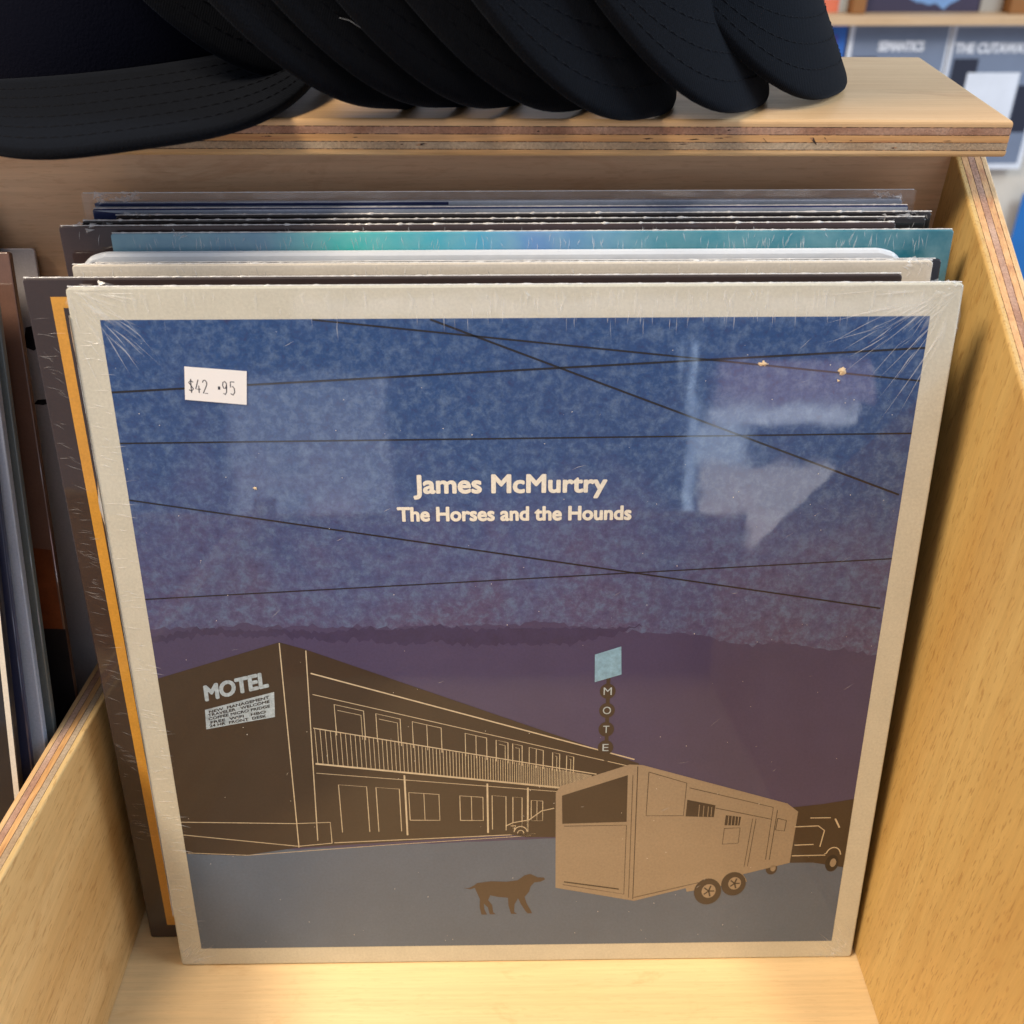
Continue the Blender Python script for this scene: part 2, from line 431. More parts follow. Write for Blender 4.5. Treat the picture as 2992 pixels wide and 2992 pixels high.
def record(label, x, yb, yt, z, wd, t, material, roll=0.0, group=None, name="vinyl_record"):
    """sleeve standing with its bottom edge at yb and top edge at (yt, z)"""
    h = math.hypot(yt-yb, z); lean = math.atan2(yt-yb, z)
    e = tag(empty(name, (x, yb, 0.0002), (-lean, R(roll), 0)), label, "record", group)
    s = sleeve("sleeve", wd, h, t, material, e)
    return e, h

# ---- the front record
H0 = 0.315; LEAN0 = R(10.3)
front = tag(empty("vinyl_record", (0, 0, 0.0003), (-LEAN0, 0, 0)),
            "sealed cream bordered record with night roadside picture and price sticker, foremost in the bin", "record")
sleeve("sleeve", 0.315, H0, 0.0042, I_border, front, 0.0016, 0.0007)
art = empty("picture"); art.parent = front
sheet("sky", [(-147, 303.6), (147, 303.4), (147, 150), (-147, 150)], 1, I_sky, art)
# flat dusk below a ragged edge
rag = []
for i in range(150):
    x = -147+294*i/149
    z = 180 - 6*max(0, (x-20)/50) + 3.2*noise.noise(Vector((x*0.05, 0, 3))) + 2.2*noise.noise(Vector((x*0.35, 0, 7))) + 1.2*noise.noise(Vector((x*1.1, 5, 7)))
    rag.append((x, max(z, 156)))
sheet("dusk_band", [(-147, 30)]+rag+[(147, 30)], 2, I_dusk, art)
top_, low_ = [], []
for i in range(200):    # ragged darker strip where sky meets dusk
    x = -147+197*i/199
    zt = 178.5 + 3.6*noise.noise(Vector((x*0.045, 2, 9))) + 1.8*noise.noise(Vector((x*0.4, 2, 9))) + 1.3*noise.noise(Vector((x*1.3, 2, 9)))
    hh = (3.0+4.5*max(0, min(1, (x+90)/50)))*min(1, (50-x)/30+0.02)
    top_.append((x, zt)); low_.append((x, zt-max(0.4, hh+1.6*noise.noise(Vector((x*0.25, 6, 1)))+0.9*noise.noise(Vector((x*1.0, 6, 1))))))
sheet("treeline", top_+low_[::-1], 3, I_ridge, art)
# ground
gl = [(-147, 64.5)]
for i in range(60):
    x = -147+294*i/59; gl.append((x, 66+7*(x+147)/294*1.6 - max(0, x-60)*0.22 + 0.8*noise.noise(Vector((x*0.25, 1, 1)))))
sheet("ground", [(-147, 10.2)]+gl+[(147, 10.2)], 3, I_ground, art)
sheet("far_hill", [(100, 84), (110, 87), (122, 88), (134, 89.5), (147, 92), (147, 54), (118, 60), (100, 62)], 4, I_brown, art)
# building (plain two-storey block drawn in two-point perspective)
sheet("building", [(-147, 156.5), (-96, 173), (-85.6, 169.5), (52, 112), (52, 78), (-4, 74.5), (-60, 71), (-99, 68.5), (-122, 64.5), (-147, 66)], 5, I_brown, art)
def wl(x):      # roof line height and base height of the long wing at x
    t = (x+85.6)/137.6; return 160-46*t, 71.5+4.5*t
def onw(x, k):
    a, c = wl(x); return (x, c+(a-c)*k)
L = []
L += [([(-96, 172.6), (-96.6, 90), (-96.8, 68.8)], 0.55), ([(-85.6, 169), (-88.2, 72.5)], 0.55)]
L += [([onw(-84.5, 0.985), onw(50, 0.985)], 0.75), ([onw(-84.5, 0.87), onw(50, 0.88)], 0.4)]
L += [([onw(-85.5, 0.68), onw(34, 0.70)], 0.6), ([onw(-86, 0.475), onw(34, 0.50)], 1.1), ([onw(-86, 0.42), onw(34, 0.46)], 0.35)]
x = -85.0; st = 2.2
while x < 32:
    L.append(([onw(x, 0.68), onw(x, 0.48)], 0.3)); x += st; st *= 0.985
xs = [(-76, -64, 0), (-59, -49, 0), (-44, -32, 1), (-22, -13, 1), (-9, -4, 0), (-2, 2, 0), (5, 11, 1), (15, 18, 0), (21, 24, 0)]
for a, c, wdw in xs:
    lo, hi = (0.66, 0.84)
    L.append(([onw(a, lo), onw(a, hi), onw(c, hi), onw(c, lo)], 0.45))
    if wdw: L.append(([onw((a+c)/2, lo), onw((a+c)/2, hi)], 0.35))
    else: L.append(([onw(a+1.2, hi-0.03), onw(c-1.2, hi-0.03), onw(c-1.2, lo)], 0.3))
ys = [(-77, -65, 0), (-61, -51, 0), (-47, -34, 1), (-25, -15, 1), (-11, -5, 0), (-2, 2, 0), (6, 11, 1)]
for a, c, wdw in ys:
    lo, hi = (0.06, 0.36) if not wdw else (0.14, 0.34)
    L.append(([onw(a, lo), onw(a, hi), onw(c, hi), onw(c, lo)] + ([onw(a, lo)] if wdw else []), 0.45))
    if wdw: L.append(([onw((a+c)/2, lo), onw((a+c)/2, hi)], 0.35))
for xx in (-48.5, -13, 4.5): L.append(([onw(xx, 0.03), onw(xx, 0.46)], 0.95))
L += [([(-81, 71.2), (8, 75)], 0.5), ([(-147, 83.5), (-97, 82), (-82, 82.5), (-82, 71)], 0.45), ([(-147, 76.5), (-97, 69.5), (-82, 71)], 0.45),
      ([(-146, 66.5), (-120, 64.8), (-60, 69.5), (6, 74)], 0.35)]
ribbons("building_lines", [(p_, w_*0.78) for p_, w_ in L], 6, I_cream, art)
text_sheet("wall_lettering", "MOTEL", -128.6, -102.4, 145.7, 6.8, 6, I_pale, art, 0.0, 0.0, 0.25, heavy=0.42)
sheet("notice_board", [(-129.6, 141.2), (-100.2, 149.6), (-101, 137.4), (-130.2, 131.6)], 6, I_pale, art)
rows = ["NEW  MANAGEMENT", "TRAVELER   WELCOME", "COFFEE MICRO FRIDGE", "FREE  WIFI   HBO", "24 HR  FRONT  DESK"]
for i, s in enumerate(rows):
    text_sheet("notice_lettering", s, -128.6+(0.6 if i in (0, 3) else 0), -102.6-(2.0 if i in (3, 4) else 0), 139.5-1.72*i, 1.2, 7, I_black, art, 0.0, 0.0, 0.275-0.019*i, heavy=0.07)
# pole sign with plain panel and four lettered discs
sheet("pole", [(36.6, 166), (38.2, 166), (38.6, 112), (37.0, 112)], 6, I_brown, art)
sheet("sign_panel", [(31.6, 165.9), (42.2, 169.6), (42.8, 156.4), (31.9, 152.8)], 7, ink("sign_blue_ink", lin(126, 168, 196), 0.2, 400), art)
for i, (ch, z) in enumerate(zip("MOTE", (148.4, 139.0, 129.6, 120.4))):
    sheet("sign_disc", [(37.4+3.3*math.cos(k*math.pi/10), z+3.7*math.sin(k*math.pi/10)) for k in range(20)], 7, I_brown, art)
    text_sheet("sign_lettering", ch, 35.7 if ch in "MO" else 36.1, 39.1 if ch in "MO" else 38.7, z-1.8, 3.6, 8, I_pale, art, 0.0)
# box trailer in two faces with simple panels
sheet("trailer", [(16.6, 97), (18.5, 100.5), (48, 111.5), (53.5, 111.2), (118, 90), (123.2, 85.5), (122.4, 57), (53.2, 36), (17.2, 44.2)], 7, I_tan, art)
sheet("trailer_opening", [(19.3, 95.5), (47.5, 106), (48, 81), (19.7, 80.3)], 8, I_brown, art)
sheet("trailer_vent", [(74, 92.6), (86.5, 89.5), (86.3, 83), (73.8, 83.6)], 8, I_brown, art)
sheet("trailer_vent", [(91.5, 84), (98.3, 83), (98, 78.3), (91.3, 78.5)], 8, I_brown, art)
T = [([(51.6, 110.5), (52.6, 37)], 0.35), ([(49.7, 106), (50.6, 38)], 0.25), ([(56.5, 107.5), (73.2, 101.5), (72.8, 84), (56.4, 84.2), (56.5, 107.5)], 0.3),
     ([(86.6, 88), (112, 81.5)], 0.3), ([(74.5, 99), (112, 88), (111.3, 59)], 0.3), ([(114, 86.5), (113, 58.8)], 0.3), ([(103.5, 82), (102, 55)], 0.25), ([(105, 82), (103.5, 55.3)], 0.25),
     ([(91.4, 76.8), (98.4, 77), (98.2, 68.5), (91.2, 68), (91.4, 76.8)], 0.28), ([(20.5, 79), (48, 79.2), (48.4, 40), (20.5, 46)], 0.3), ([(21, 47.6), (46, 43)], 0.7),
     ([(53, 38), (83, 46.5)], 0.3), ([(114.5, 82), (118.5, 80.8), (118.2, 75), (114.2, 75.6), (114.5, 82)], 0.35)]
ribbons("trailer_lines", T, 9, I_brown, art)
ribbons("vent_bars", [([(a, 91.2-(a-74)*0.25), (a, 83.4)], 0.3) for a in (79.5, 81.5, 83.5, 85)]+[([(a, 83.6), (a, 78.5)], 0.3) for a in (92.8, 94.3, 95.8, 97.2)], 9, I_tan, art)
def disc(name, cx, cz, rx_, rz_, layer, mt): sheet(name, [(cx+rx_*math.cos(k*math.pi/14), cz+rz_*math.sin(k*math.pi/14)) for k in range(28)], layer, mt, art)
sheet("wheel_arch", [(77, 41)]+[(90+14.5*math.cos(R(a)), 43.5+12.5*math.sin(R(a))) for a in range(170, 9, -10)]+[(104, 46.5)], 8, I_tan, art)
for cx, cz, s in ((86.5, 41, 1.0), (98, 45.3, 0.9)):
    disc("wheel", cx, cz, 6.2*s, 7.6*s, 10, I_brown); disc("hub", cx+0.5, cz+0.3, 3.2*s, 4.0*s, 11, I_tan)
    ribbons("spokes", [([(cx+0.5, cz+0.3), (cx+0.5+2.6*s*math.cos(a*1.257), cz+0.3+3.3*s*math.sin(a*1.257))], 0.7) for a in range(5)], 12, I_brown, art)
disc("wheel", 114.5, 53.8, 2.6, 3.4, 6, I_brown); disc("hub", 115.2, 54, 1.2, 1.8, 7, I_tan)
# pickup silhouette at the right edge
sheet("pickup", [(121, 77.5), (121, 57), (147, 57), (147, 80), (141, 82.5), (128, 82.8), (126, 77.5)], 6, I_brown, art)
ribbons("pickup_lines", [([(122.5, 77.2), (133, 77.6), (136, 75), (135, 66)], 0.5), ([(123.5, 67), (132, 67.3)], 0.5), ([(123, 61), (138, 61.2)], 0.5),
        ([(129, 82), (138, 82)], 0.45), ([(140, 81.5), (142.5, 76.5)], 0.7), ([(137.5, 62)]+[(141.5+3.4*math.cos(R(a)), 60.5+5*math.sin(R(a))) for a in range(160, 9, -15)], 0.5)], 8, I_cream, art)
disc("wheel", 141.5, 56.5, 3.0, 4.8, 7, I_black); disc("hub", 142, 56.8, 1.4, 2.4, 8, I_tan)
# parked car nose beside the trailer
sheet("parked_car", [(-5, 75), (-5.5, 78.5), (-3, 81), (4, 82.5), (10, 87.5), (16.6, 89), (16.8, 73), (4, 73.2)], 6, I_brown, art)
ribbons("car_lines", [([(-5, 77), (-5, 79.5), (-2, 81.2), (5, 82.6), (10.5, 87.4), (16, 88.8)], 0.45), ([(-3, 79.4), (-0.8, 79.6), (-1.5, 77.6)], 0.4),
        ([(1.4+3*math.cos(R(a)), 75.5+3.6*math.sin(R(a))) for a in range(170, 9, -16)], 0.4), ([(1.4+1.4*math.cos(R(a)), 75.3+1.7*math.sin(R(a))) for a in range(180, -1, -20)], 0.35)], 7, I_cream, art)
# walking dog silhouette
sheet("dog", [(-24.6, 44.6), (-22, 44.6), (-19.5, 46.2), (-18.4, 47.4), (-12, 48.4), (-5, 48), (0, 48.8), (3.2, 51.6), (5.6, 52.4), (7.4, 51.4), (9, 50.4), (11.8, 50.2), (12.5, 49.2),
              (10.5, 47.8), (7.6, 47.4), (6.0, 45.2), (5.2, 42), (3.2, 39), (4.0, 35.6), (6.2, 30.6), (6.6, 29.2), (4.6, 29.2), (3.6, 30.6), (1.4, 35), (0.2, 38.2), (-1.4, 34.6), (-1.6, 30.2), (-0.2, 29),
              (-3, 29), (-4.2, 34), (-4.4, 38.6), (-9, 39.2), (-12.4, 40.2), (-13.4, 37.4), (-11.6, 34.4), (-11.2, 30.2), (-10, 28.9), (-12.8, 28.9), (-13.6, 33), (-15.4, 35.4), (-15.2, 32), (-14, 28.8),
              (-16.6, 28.8), (-17.4, 33.4), (-17.2, 38), (-18.6, 42.2), (-19.4, 44.6), (-21.4, 43.8)], 5, I_rust, art)
# overhead wires
ribbons("overhead_wire", [([(-72.3, 303.3), (147, 279.7)], 0.65)], 5, I_black, art)
for a, c, wd_ in (((-30.7, 303.2), (145.8, 235), 0.75), ((-147, 277.3), (147, 291.9), 0.75), ((-147, 257.8), (147, 259.6), 0.6), ((-147, 235.2), (145.5, 186), 0.6), ((-147, 192.9), (147, 208), 0.45)):
    ribbons("overhead_wire", [([a, c], wd_)], 5, I_black, art)
text_sheet("title_lettering", "James McMurtry", -39.0, 33.8, 237.2, 7.0, 6, I_title, art, heavy=0.36)
text_sheet("title_lettering", "The Horses and the Hounds", -45.6, 43.6, 225.7, 5.5, 6, I_title, art, heavy=0.30)
# price sticker
m, nt, b = new_mat("sticker_paper"); b.inputs['Base Color'].default_value = lin(236, 236, 238); b.inputs['Roughness'].default_value = 0.6; M_stick = m
m, nt, b = new_mat("sticker_ink"); b.inputs['Base Color'].default_value = lin(40, 44, 62); b.inputs['Roughness'].default_value = 0.6; M_sink = m
stk = prism("price_sticker", [(-.1207, -.0003, .2745), (-.0986, -.0003, .2724), (-.0973, -.0003, .2849), (-.1194, -.0003, .2868)], (0, -0.00014, 0), M_stick, front)
GL = {'$': [[(.9, .78), (.5, .9), (.12, .76), (.5, .52), (.9, .28), (.5, .08), (.1, .2)], [(.5, 1.02), (.5, -.04)]],
      '4': [[(.62, 1.0), (.1, .28), (.95, .28)], [(.68, .55), (.68, 0)]],
      '2': [[(.1, .8), (.25, .97), (.6, 1.0), (.85, .82), (.8, .62), (.12, .0), (.92, .0)]],
      '9': [[(.8, .7), (.6, .48), (.3, .48), (.12, .68), (.2, .92), (.5, 1.0), (.8, .88), (.82, .6), (.76, .2), (.5, 0), (.18, .1)]],
      '5': [[(.9, 1.0), (.2, 1.0), (.16, .58), (.55, .66), (.85, .5), (.85, .2), (.55, 0), (.12, .1)]],
      '.': [[(.3, .42), (.7, .42)], [(.3, .52), (.7, .52)]]}
pl = []
for ch, gx in (('$', -119.0), ('4', -116.6), ('2', -114.0), ('.', -109.0), ('9', -106.9), ('5', -104.2)):
    for s in GL[ch]:
        pl.append(([(gx+2.0*px+0.25*pz, 277.3+4.9*pz-(gx+2*px+119)*0.075) for px, pz in s], 0.36 if ch != '.' else 0.7))
v_, f_ = [], []; ribbon_geo(pl, 0, v_, f_); v_ = [(x, -0.00047, z) for x, y, z in v_]
mesh("price_lettering", v_, f_, M_sink, stk)
# torn paper flecks stuck to the wrap
m, nt, b = new_mat("torn_paper"); b.inputs['Base Color'].default_value = lin(220, 196, 160); b.inputs['Roughness'].default_value = 0.9; M_torn = m
for cx, cz, s in ((89.2, 286.4, 2.2), (118.1, 283.7, 2.4), (-98.7, 239.7, 1.1), (117, 280, 0.9)):
    pts = []
    for k in range(16):
        a = k*math.pi/8; r = s*random.uniform(0.35, 1.0); pts.append(((cx+r*math.cos(a))/1000, -0.0003, (cz+r*0.7*math.sin(a))/1000))
    v_ = pts+[(cx/1000, -0.0008, cz/1000)]
    mesh("paper_fleck", v_, [[k, (k+1) % 16, 16] for k in range(16)], M_torn, front)
# shrink-wrap creases
S = []
rnd = random.Random(5)
for cx, cz, a0, n_, lmax in ((-157, 314.5, -50, 30, 42), (157, 314.5, -135, 42, 58), (-157, 0.5, 45, 30, 22), (157, 0.5, 135, 30, 24)):
    for k in range(n_):
        a = R(a0+rnd.gauss(0, 20)); r0 = rnd.uniform(1, lmax*0.55); l = rnd.uniform(3, lmax*0.5)
        o = rnd.gauss(0, 3.5)
        px, pz = cx+r0*math.cos(a)-o*math.sin(a), cz+r0*math.sin(a)+o*math.cos(a)
        qx, qz = px+l*math.cos(a), pz+l*math.sin(a)
        px, qx = max(-156.5, min(156.5, px)), max(-156.5, min(156.5, qx)); pz, qz = max(0.5, min(314, pz)), max(0.5, min(314, qz))
        S.append((px, pz, qx, qz, rnd.choice([rnd.uniform(0.1, 0.3), rnd.uniform(0.2, 0.5)])))
for k in range(95):     # along the top border
    x = rnd.choice([rnd.uniform(-140, 140), rnd.gauss(60, 32)]); x = max(-150, min(150, x)); z = rnd.uniform(303, 314)
    S.append((x, z, x+rnd.uniform(-0.6, 0.9)*0.6, z-rnd.uniform(2, 8), rnd.uniform(0.12, 0.45)))
for k in range(120):    # down the left border
    z = rnd.uniform(12, 300); x = rnd.uniform(-157, -150)
    S.append((x, z, x+rnd.uniform(2, 8), z+rnd.uniform(-2.5, 1.0), rnd.uniform(0.12, 0.4)))
for k in range(26):     # a few on the picture
    x, z = rnd.uniform(-120, 140), rnd.uniform(40, 300); a = rnd.uniform(0.1, 1.2); l = rnd.uniform(1, 7)
    S.append((x, z, x+l*math.cos(a), z+l*math.sin(a), rnd.uniform(0.1, 0.28)))
crease_mesh("wrap_crease", S, front, y=-0.00032)
PK = []         # broad soft puckers of film at the corners and along the edges
for cx, cz, a0, n_, lm in ((-156, 314, -48, 12, 30), (156, 314, -132, 14, 38), (-156, 1, 45, 8, 16), (156, 1, 135, 8, 18)):
    for k in range(n_):
        a = R(a0+rnd.gauss(0, 22)); r0 = rnd.uniform(0.5, lm*0.4); l = rnd.uniform(6, lm*0.7)
        px, pz = cx+r0*math.cos(a), cz+r0*math.sin(a); qx, qz = px+l*math.cos(a), pz+l*math.sin(a)
        PK.append((max(-156.5, min(156.5, px)), max(.6, min(314, pz)), max(-156.5, min(156.5, qx)), max(.6, min(314, qz)), rnd.uniform(0.9, 2.6)))
for k in range(40):
    x = rnd.uniform(-150, 150); PK.append((x, 313.8, x+rnd.uniform(-1, 1), 313.8-rnd.uniform(4, 11), rnd.uniform(0.7, 2.0)))
crease_mesh("wrap_pucker", PK, front, film_mat("pucker_film", 0.10, rough=0.14), y=-0.0004)
dv_, df_ = [], []
for k in range(170):    # dust caught on the wrap
    x, z, s_ = rnd.uniform(-0.15, 0.15), rnd.uniform(0.005, 0.31), rnd.uniform(0.00008, 0.00024); b0 = len(dv_)
    dv_ += [(x-s_, -0.0003, z), (x, -0.0003, z-s_*rnd.uniform(.5, 1.5)), (x+s_, -0.0003, z), (x, -0.0003, z+s_), (x, -0.0005, z)]
    df_ += [[b0, b0+1, b0+4], [b0+1, b0+2, b0+4], [b0+2, b0+3, b0+4], [b0+3, b0, b0+4]]
m, nt, b = new_mat("dust"); b.inputs['Base Color'].default_value = lin(216, 212, 204); b.inputs['Roughness'].default_value = 0.9
mesh("dust", dv_, df_, m, front)["kind"] = "stuff"
seam(front, 0.314, H0, 0.0042, 0.0006, 1)
tuft(front, -0.156, H0, 0.004, -1, 3, 0.007); tuft(front, 0.156, H0, 0.004, 1, 4, 0.006); tuft(front, 0.15, 0.0025, 0.003, 1, 8, 0.005)
# loose wrap down the left edge
v_, f_ = [], []
for i in range(90):
    z = 0.03+0.275*i/89; k = max(0, noise.noise(Vector((z*45, 3, 1)))+0.15)
    env = 1.0 if z > 0.22 else 0.35 + (0.8 if z < 0.045 else 0)
    v_ += [(-0.1574, -0.0006, z), (-0.1574-0.0022*k*env-0.0003, 0.0012+0.001*noise.noise(Vector((z*90, 0, 0))), z), (-0.1572, 0.0042, z)]
for i in range(89):
    a = 3*i; f_ += [[a, a+1, a+4, a+3], [a+1, a+2, a+5, a+4]]
mesh("wrap_edge", v_, f_, M_seam, front, True)

# ---- the other records of this bin, front to back
I_dkbrown = ink("brown_black_sleeve", lin(52, 40, 40), 0.12, 60)
I_gold = ink("gold_line_ink", lin(212, 154, 58), 0.08, 120)
I_offwhite = ink("offwhite_sleeve", lin(214, 206, 192), 0.05, 60)
I_navyblk = ink("blue_black_sleeve", lin(28, 30, 40), 0.1, 80)
I_brn = ink("dark_maroon_sleeve", lin(58, 42, 42), 0.1, 60)
I_blk = ink("black_sleeve", lin(30, 26, 28), 0.1, 80)
I_navy = ink("navy_sleeve", lin(30, 44, 92), 0.1, 60)
I_slate = ink("slate_blue_sleeve", lin(164, 176, 196), 0.2, 30)
def side_creases(e, wd, h, n_, seed, lo=0.10):
    r = random.Random(seed); S = []
    for k in range(n_):
        x = r.uniform(-wd/2, wd/2)*1000*0.98; z = h*1000-r.uniform(0.3, 4)
        S.append((x, z, x+r.uniform(-1.5, 1.5), z-r.uniform(2, 7), r.uniform(0.15, 0.5)))
    crease_mesh("wrap_crease", S, e)

# 1: dark with gold frame line
e, h = record("dark brown record sleeve with thin gold frame line, directly behind the foremost record", -0.0186, 0.0148, 0.066, 0.3098, 0.315, 0.0045, I_dkbrown)
g0, g1, gt = -146.6, 146.6, h*1000-6.5
ribbons("gold_frame", [([(g0, 8), (g0, gt)], 4.0), ([(g0+2, gt-2), (g1-2, gt-2)], 4.0), ([(g1, 8), (g1, gt)], 4.0)], 1, I_gold, e)
r_ = random.Random(9); S = []
for k in range(110):
    z = r_.uniform(60, 300); x = r_.uniform(-157, -151); S.append((x, z, x+r_.uniform(2, 8), z+r_.uniform(-3.5, 0.5), r_.uniform(0.12, 0.4)))
crease_mesh("wrap_crease", S, e, M_faint); seam(e, 0.315, h, 0.0045, 0.0005, 21)
# 2
e, h = record("off-white record sleeve with small black mark near its right corner, third from the front", -0.0042, 0.0235, 0.0752, 0.3115, 0.3145, 0.0036, I_offwhite)
sheet("black_mark", [(128, h*1000-6), (141, h*1000-6), (141, h*1000-8.5), (128, h*1000-8.5)], 1, I_black, e)
side_creases(e, 0.3145, h, 50, 31); seam(e, 0.3145, h, 0.0036, 0.0006, 22); tuft(e, 0.155, h, 0.003, 1, 12, 0.006)
# 3
e, h = record("thin blue-black record sleeve sandwiched between two off-white ones", 0.0005, 0.0285, 0.0792, 0.3108, 0.3145, 0.0026, I_navyblk); seam(e, 0.31, h, 0.002, 0.0003, 23)
# 4: frosted bag
m, nt, b = new_mat("frosted_bag"); b.inputs['Base Color'].default_value = lin(214, 220, 228); b.inputs['Roughness'].default_value = 0.3; b.inputs['Coat Weight'].default_value = 0.5
nt.links.new(bump(nt, noise_tex(nt, obj_vec(nt), 60, 3), 0.4, 0.002), b.inputs['Normal']); M_frost = m
e = tag(empty("vinyl_record", (-0.008, 0.036, 0.0002), (-math.atan2(0.0472, 0.3135), 0, 0)), "record in a puffy milky white bag just in front of the teal sleeve", "record")
sleeve("bag", 0.310, 0.317, 0.0036, M_frost, e, 0.011, 0.0016)
# 5: teal iridescent
m, nt, b = new_mat("teal_iridescent_ink"); v = obj_vec(nt); sep = N(nt, 'ShaderNodeSeparateXYZ'); nt.links.new(v, sep.inputs[0])
mr = N(nt, 'ShaderNodeMapRange'); mr.inputs[1].default_value = -0.157; mr.inputs[2].default_value = 0.157; nt.links.new(sep.outputs[0], mr.inputs[0])
c = ramp(nt, mr.outputs[0], [(0.0, lin(104, 148, 170)), (0.18, lin(112, 158, 186)), (0.28, lin(52, 190, 186)), (0.42, lin(62, 172, 206)), (0.5, lin(104, 150, 204)), (0.66, lin(66, 146, 164)), (1.0, lin(38, 110, 130))])
c = mix(nt, ramp(nt, noise_tex(nt, v, 90, 4), [(0.4, G4(0)), (0.7, G4(0.35))]), c, lin(150, 190, 196))
nt.links.new(c, b.inputs['Base Color']); b.inputs['Roughness'].default_value = 0.4; film_coat(nt, b, v); I_teal = m
e, h = record("teal iridescent record sleeve standing tallest on the right, mid-stack", 0.007, 0.046, 0.0895, 0.3185, 0.315, 0.0024, I_teal)
side_creases(e, 0.315, h, 150, 33); seam(e, 0.314, h, 0.0024, 0.0005, 24); tuft(e, -0.135, h, 0.002, -1, 14, 0.006)
# 6..9
e, h = record("dark maroon record sleeve sticking out left behind the teal one", -0.0135, 0.0525, 0.0930, 0.3202, 0.314, 0.0026, I_brn); seam(e, 0.313, h, 0.0026, 0.0009, 25); tuft(e, -0.154, h, 0.002, -1, 15, 0.007); side_creases(e, 0.314, h, 60, 43)
e, h = record("black record sleeve with crumpled wrap at its right corner, second behind the teal one", -0.0035, 0.0600, 0.0968, 0.3210, 0.319, 0.0028, I_blk); seam(e, 0.318, h, 0.0026, 0.0009, 26); tuft(e, -0.156, h, 0.002, -1, 16, 0.007); tuft(e, 0.157, h, 0.002, 1, 17, 0.009); side_creases(e, 0.32, h, 60, 44)
e, h = record("black record sleeve set back to the right in front of the navy one", 0.004, 0.0680, 0.1008, 0.3218, 0.311, 0.0026, I_blk); seam(e, 0.311, h, 0.0026, 0.0009, 27); tuft(e, -0.154, h, 0.002, -1, 18, 0.007); tuft(e, 0.154, h, 0.002, 1, 19, 0.006)
e, h = record("navy record sleeve with pale blue top band near the back of the bin", -0.0048, 0.0765, 0.1048, 0.3232, 0.313, 0.0026, I_navy)
sheet("pale_band", [(-156, h*1000-0.6), (156, h*1000-0.6), (156, h*1000-4.2), (-130, h*1000-3.6)], 1, I_slate, e); seam(e, 0.312, h, 0.0026, 0.0004, 28)
# 10 in a clear bag
e, h = record("slate blue record sleeve in a loose clear bag, rearmost in the bin", -0.0055, 0.0865, 0.1092, 0.3245, 0.312, 0.0032, I_slate)
ribbons("dark_band", [([(-156, h*1000-1.0), (-20, h*1000-1.0)], 1.2)], 1, I_navy, e)
v_, f_ = [], []; nx, nz = 60, 10
for side in (0, 1):
    b0 = len(v_)
    for i in range(nx+1):
        for j in range(nz+1):
            x = -0.161+0.322*i/nx; z = 0.004+(h+0.0032-0.004)*j/nz
            y = (-0.0007 if side == 0 else 0.0040) + 0.0007*noise.noise(Vector((x*40, z*30, side*5)))*(1 if j > 7 else 0.2)
            if j == nz: y = 0.0015+0.0008*noise.noise(Vector((x*60, side, 2)))+(0.0006 if side else -0.0006); z += 0.0008*noise.noise(Vector((x*25, 4, 4)))
            v_.append((x, y, z))
    for i in range(nx):
        for j in range(nz):
            a = b0+i*(nz+1)+j; f_.append([a, a+nz+1, a+nz+2, a+1])
mesh("clear_bag", v_, f_, M_bag, e, True)
rim = seam(e, 0.320, h+0.0032, 0.003, 0.00030, 29); rim.name = "bag_rim"
tuft(e, -0.156, h+0.003, 0.003, -1, 20, 0.010); tuft(e, 0.157, h+0.001, 0.003, 1, 23, 0.008)

# ---- records of the neighbouring bin on the left, back to front (right edge at xr)
def left_record(label, xr, y12, lean, hgt, t, material, wd=0.314):
    """right edge at xr, passing y12 at z = 0.12, leaning back"""
    yb = y12-0.12*math.tan(R(lean))
    e = tag(empty("vinyl_record", (xr-wd/2, yb, 0.0004), (-R(lean), 0, 0)), label, "record")
    sleeve("sleeve", wd, hgt, t, material, e); return e
I_wg = ink("grey_white_sleeve", lin(184, 180, 184), 0.05, 50); I_rb = ink("red_brown_sleeve", lin(112, 82, 70), 0.1, 50)
I_sage = ink("sage_sleeve", lin(108, 118, 122), 0.06, 50); I_lb = ink("pale_blue_sleeve", lin(158, 168, 186), 0.05, 50)
I_dkgreen = ink("dark_green_sleeve", lin(30, 40, 44), 0.1, 60); I_rustp = ink("rust_print", lin(120, 62, 30), 0.35, 60)
left_record("dark green record sleeve half hidden at the back of the left-hand bin", -0.2105, 0.104, 5.5, 0.322, 0.003, I_dkgreen)
e = left_record("grey-white record sleeve with two black marks, in the left-hand bin", -0.1968, 0.0850, 12.6, 0.3085, 0.002, I_wg)
for z, hh in ((268, 9), (243, 2.2)):
    sheet("black_mark", [(146+k, z+dz) for k, dz in ((0, 0), (4, -hh*0.2), (6, 0), (6, hh), (2, hh*0.9))], 1, I_black, e)
e = left_record("red-brown record sleeve with dark picture panel, in the left-hand bin", -0.1985, 0.0560, 15.5, 0.317, 0.0032, I_rb)
sheet("picture_panel", [(60, 205), (156, 193), (156, 120), (60, 120)], 1, I_rustp, e)
sheet("picture_panel", [(60, 160), (157, 156), (157, 92), (60, 96)], 2, I_blk, e)
left_record("sage grey record sleeve in front of the red-brown one, left-hand bin", -0.1995, 0.0335, 18.0, 0.312, 0.003, I_sage)
left_record("pale blue record sleeve in the left-hand bin", -0.2000, 0.0240, 18.5, 0.312, 0.0036, I_lb)
left_record("navy record sleeve edge in front of the pale blue one, left-hand bin", -0.2030, 0.0165, 20.0, 0.312, 0.003, ink("muted_navy_sleeve", lin(34, 38, 62), 0.1, 60))
e = left_record("black shrink-wrapped record sleeve with white right edge, foremost in the left-hand bin", -0.2050, 0.0080, 22.0, 0.314, 0.004, I_blk)
ribbons("white_edge", [([(155.6, 2), (155.6, 312)], 2.2)], 1, I_offwhite, e)
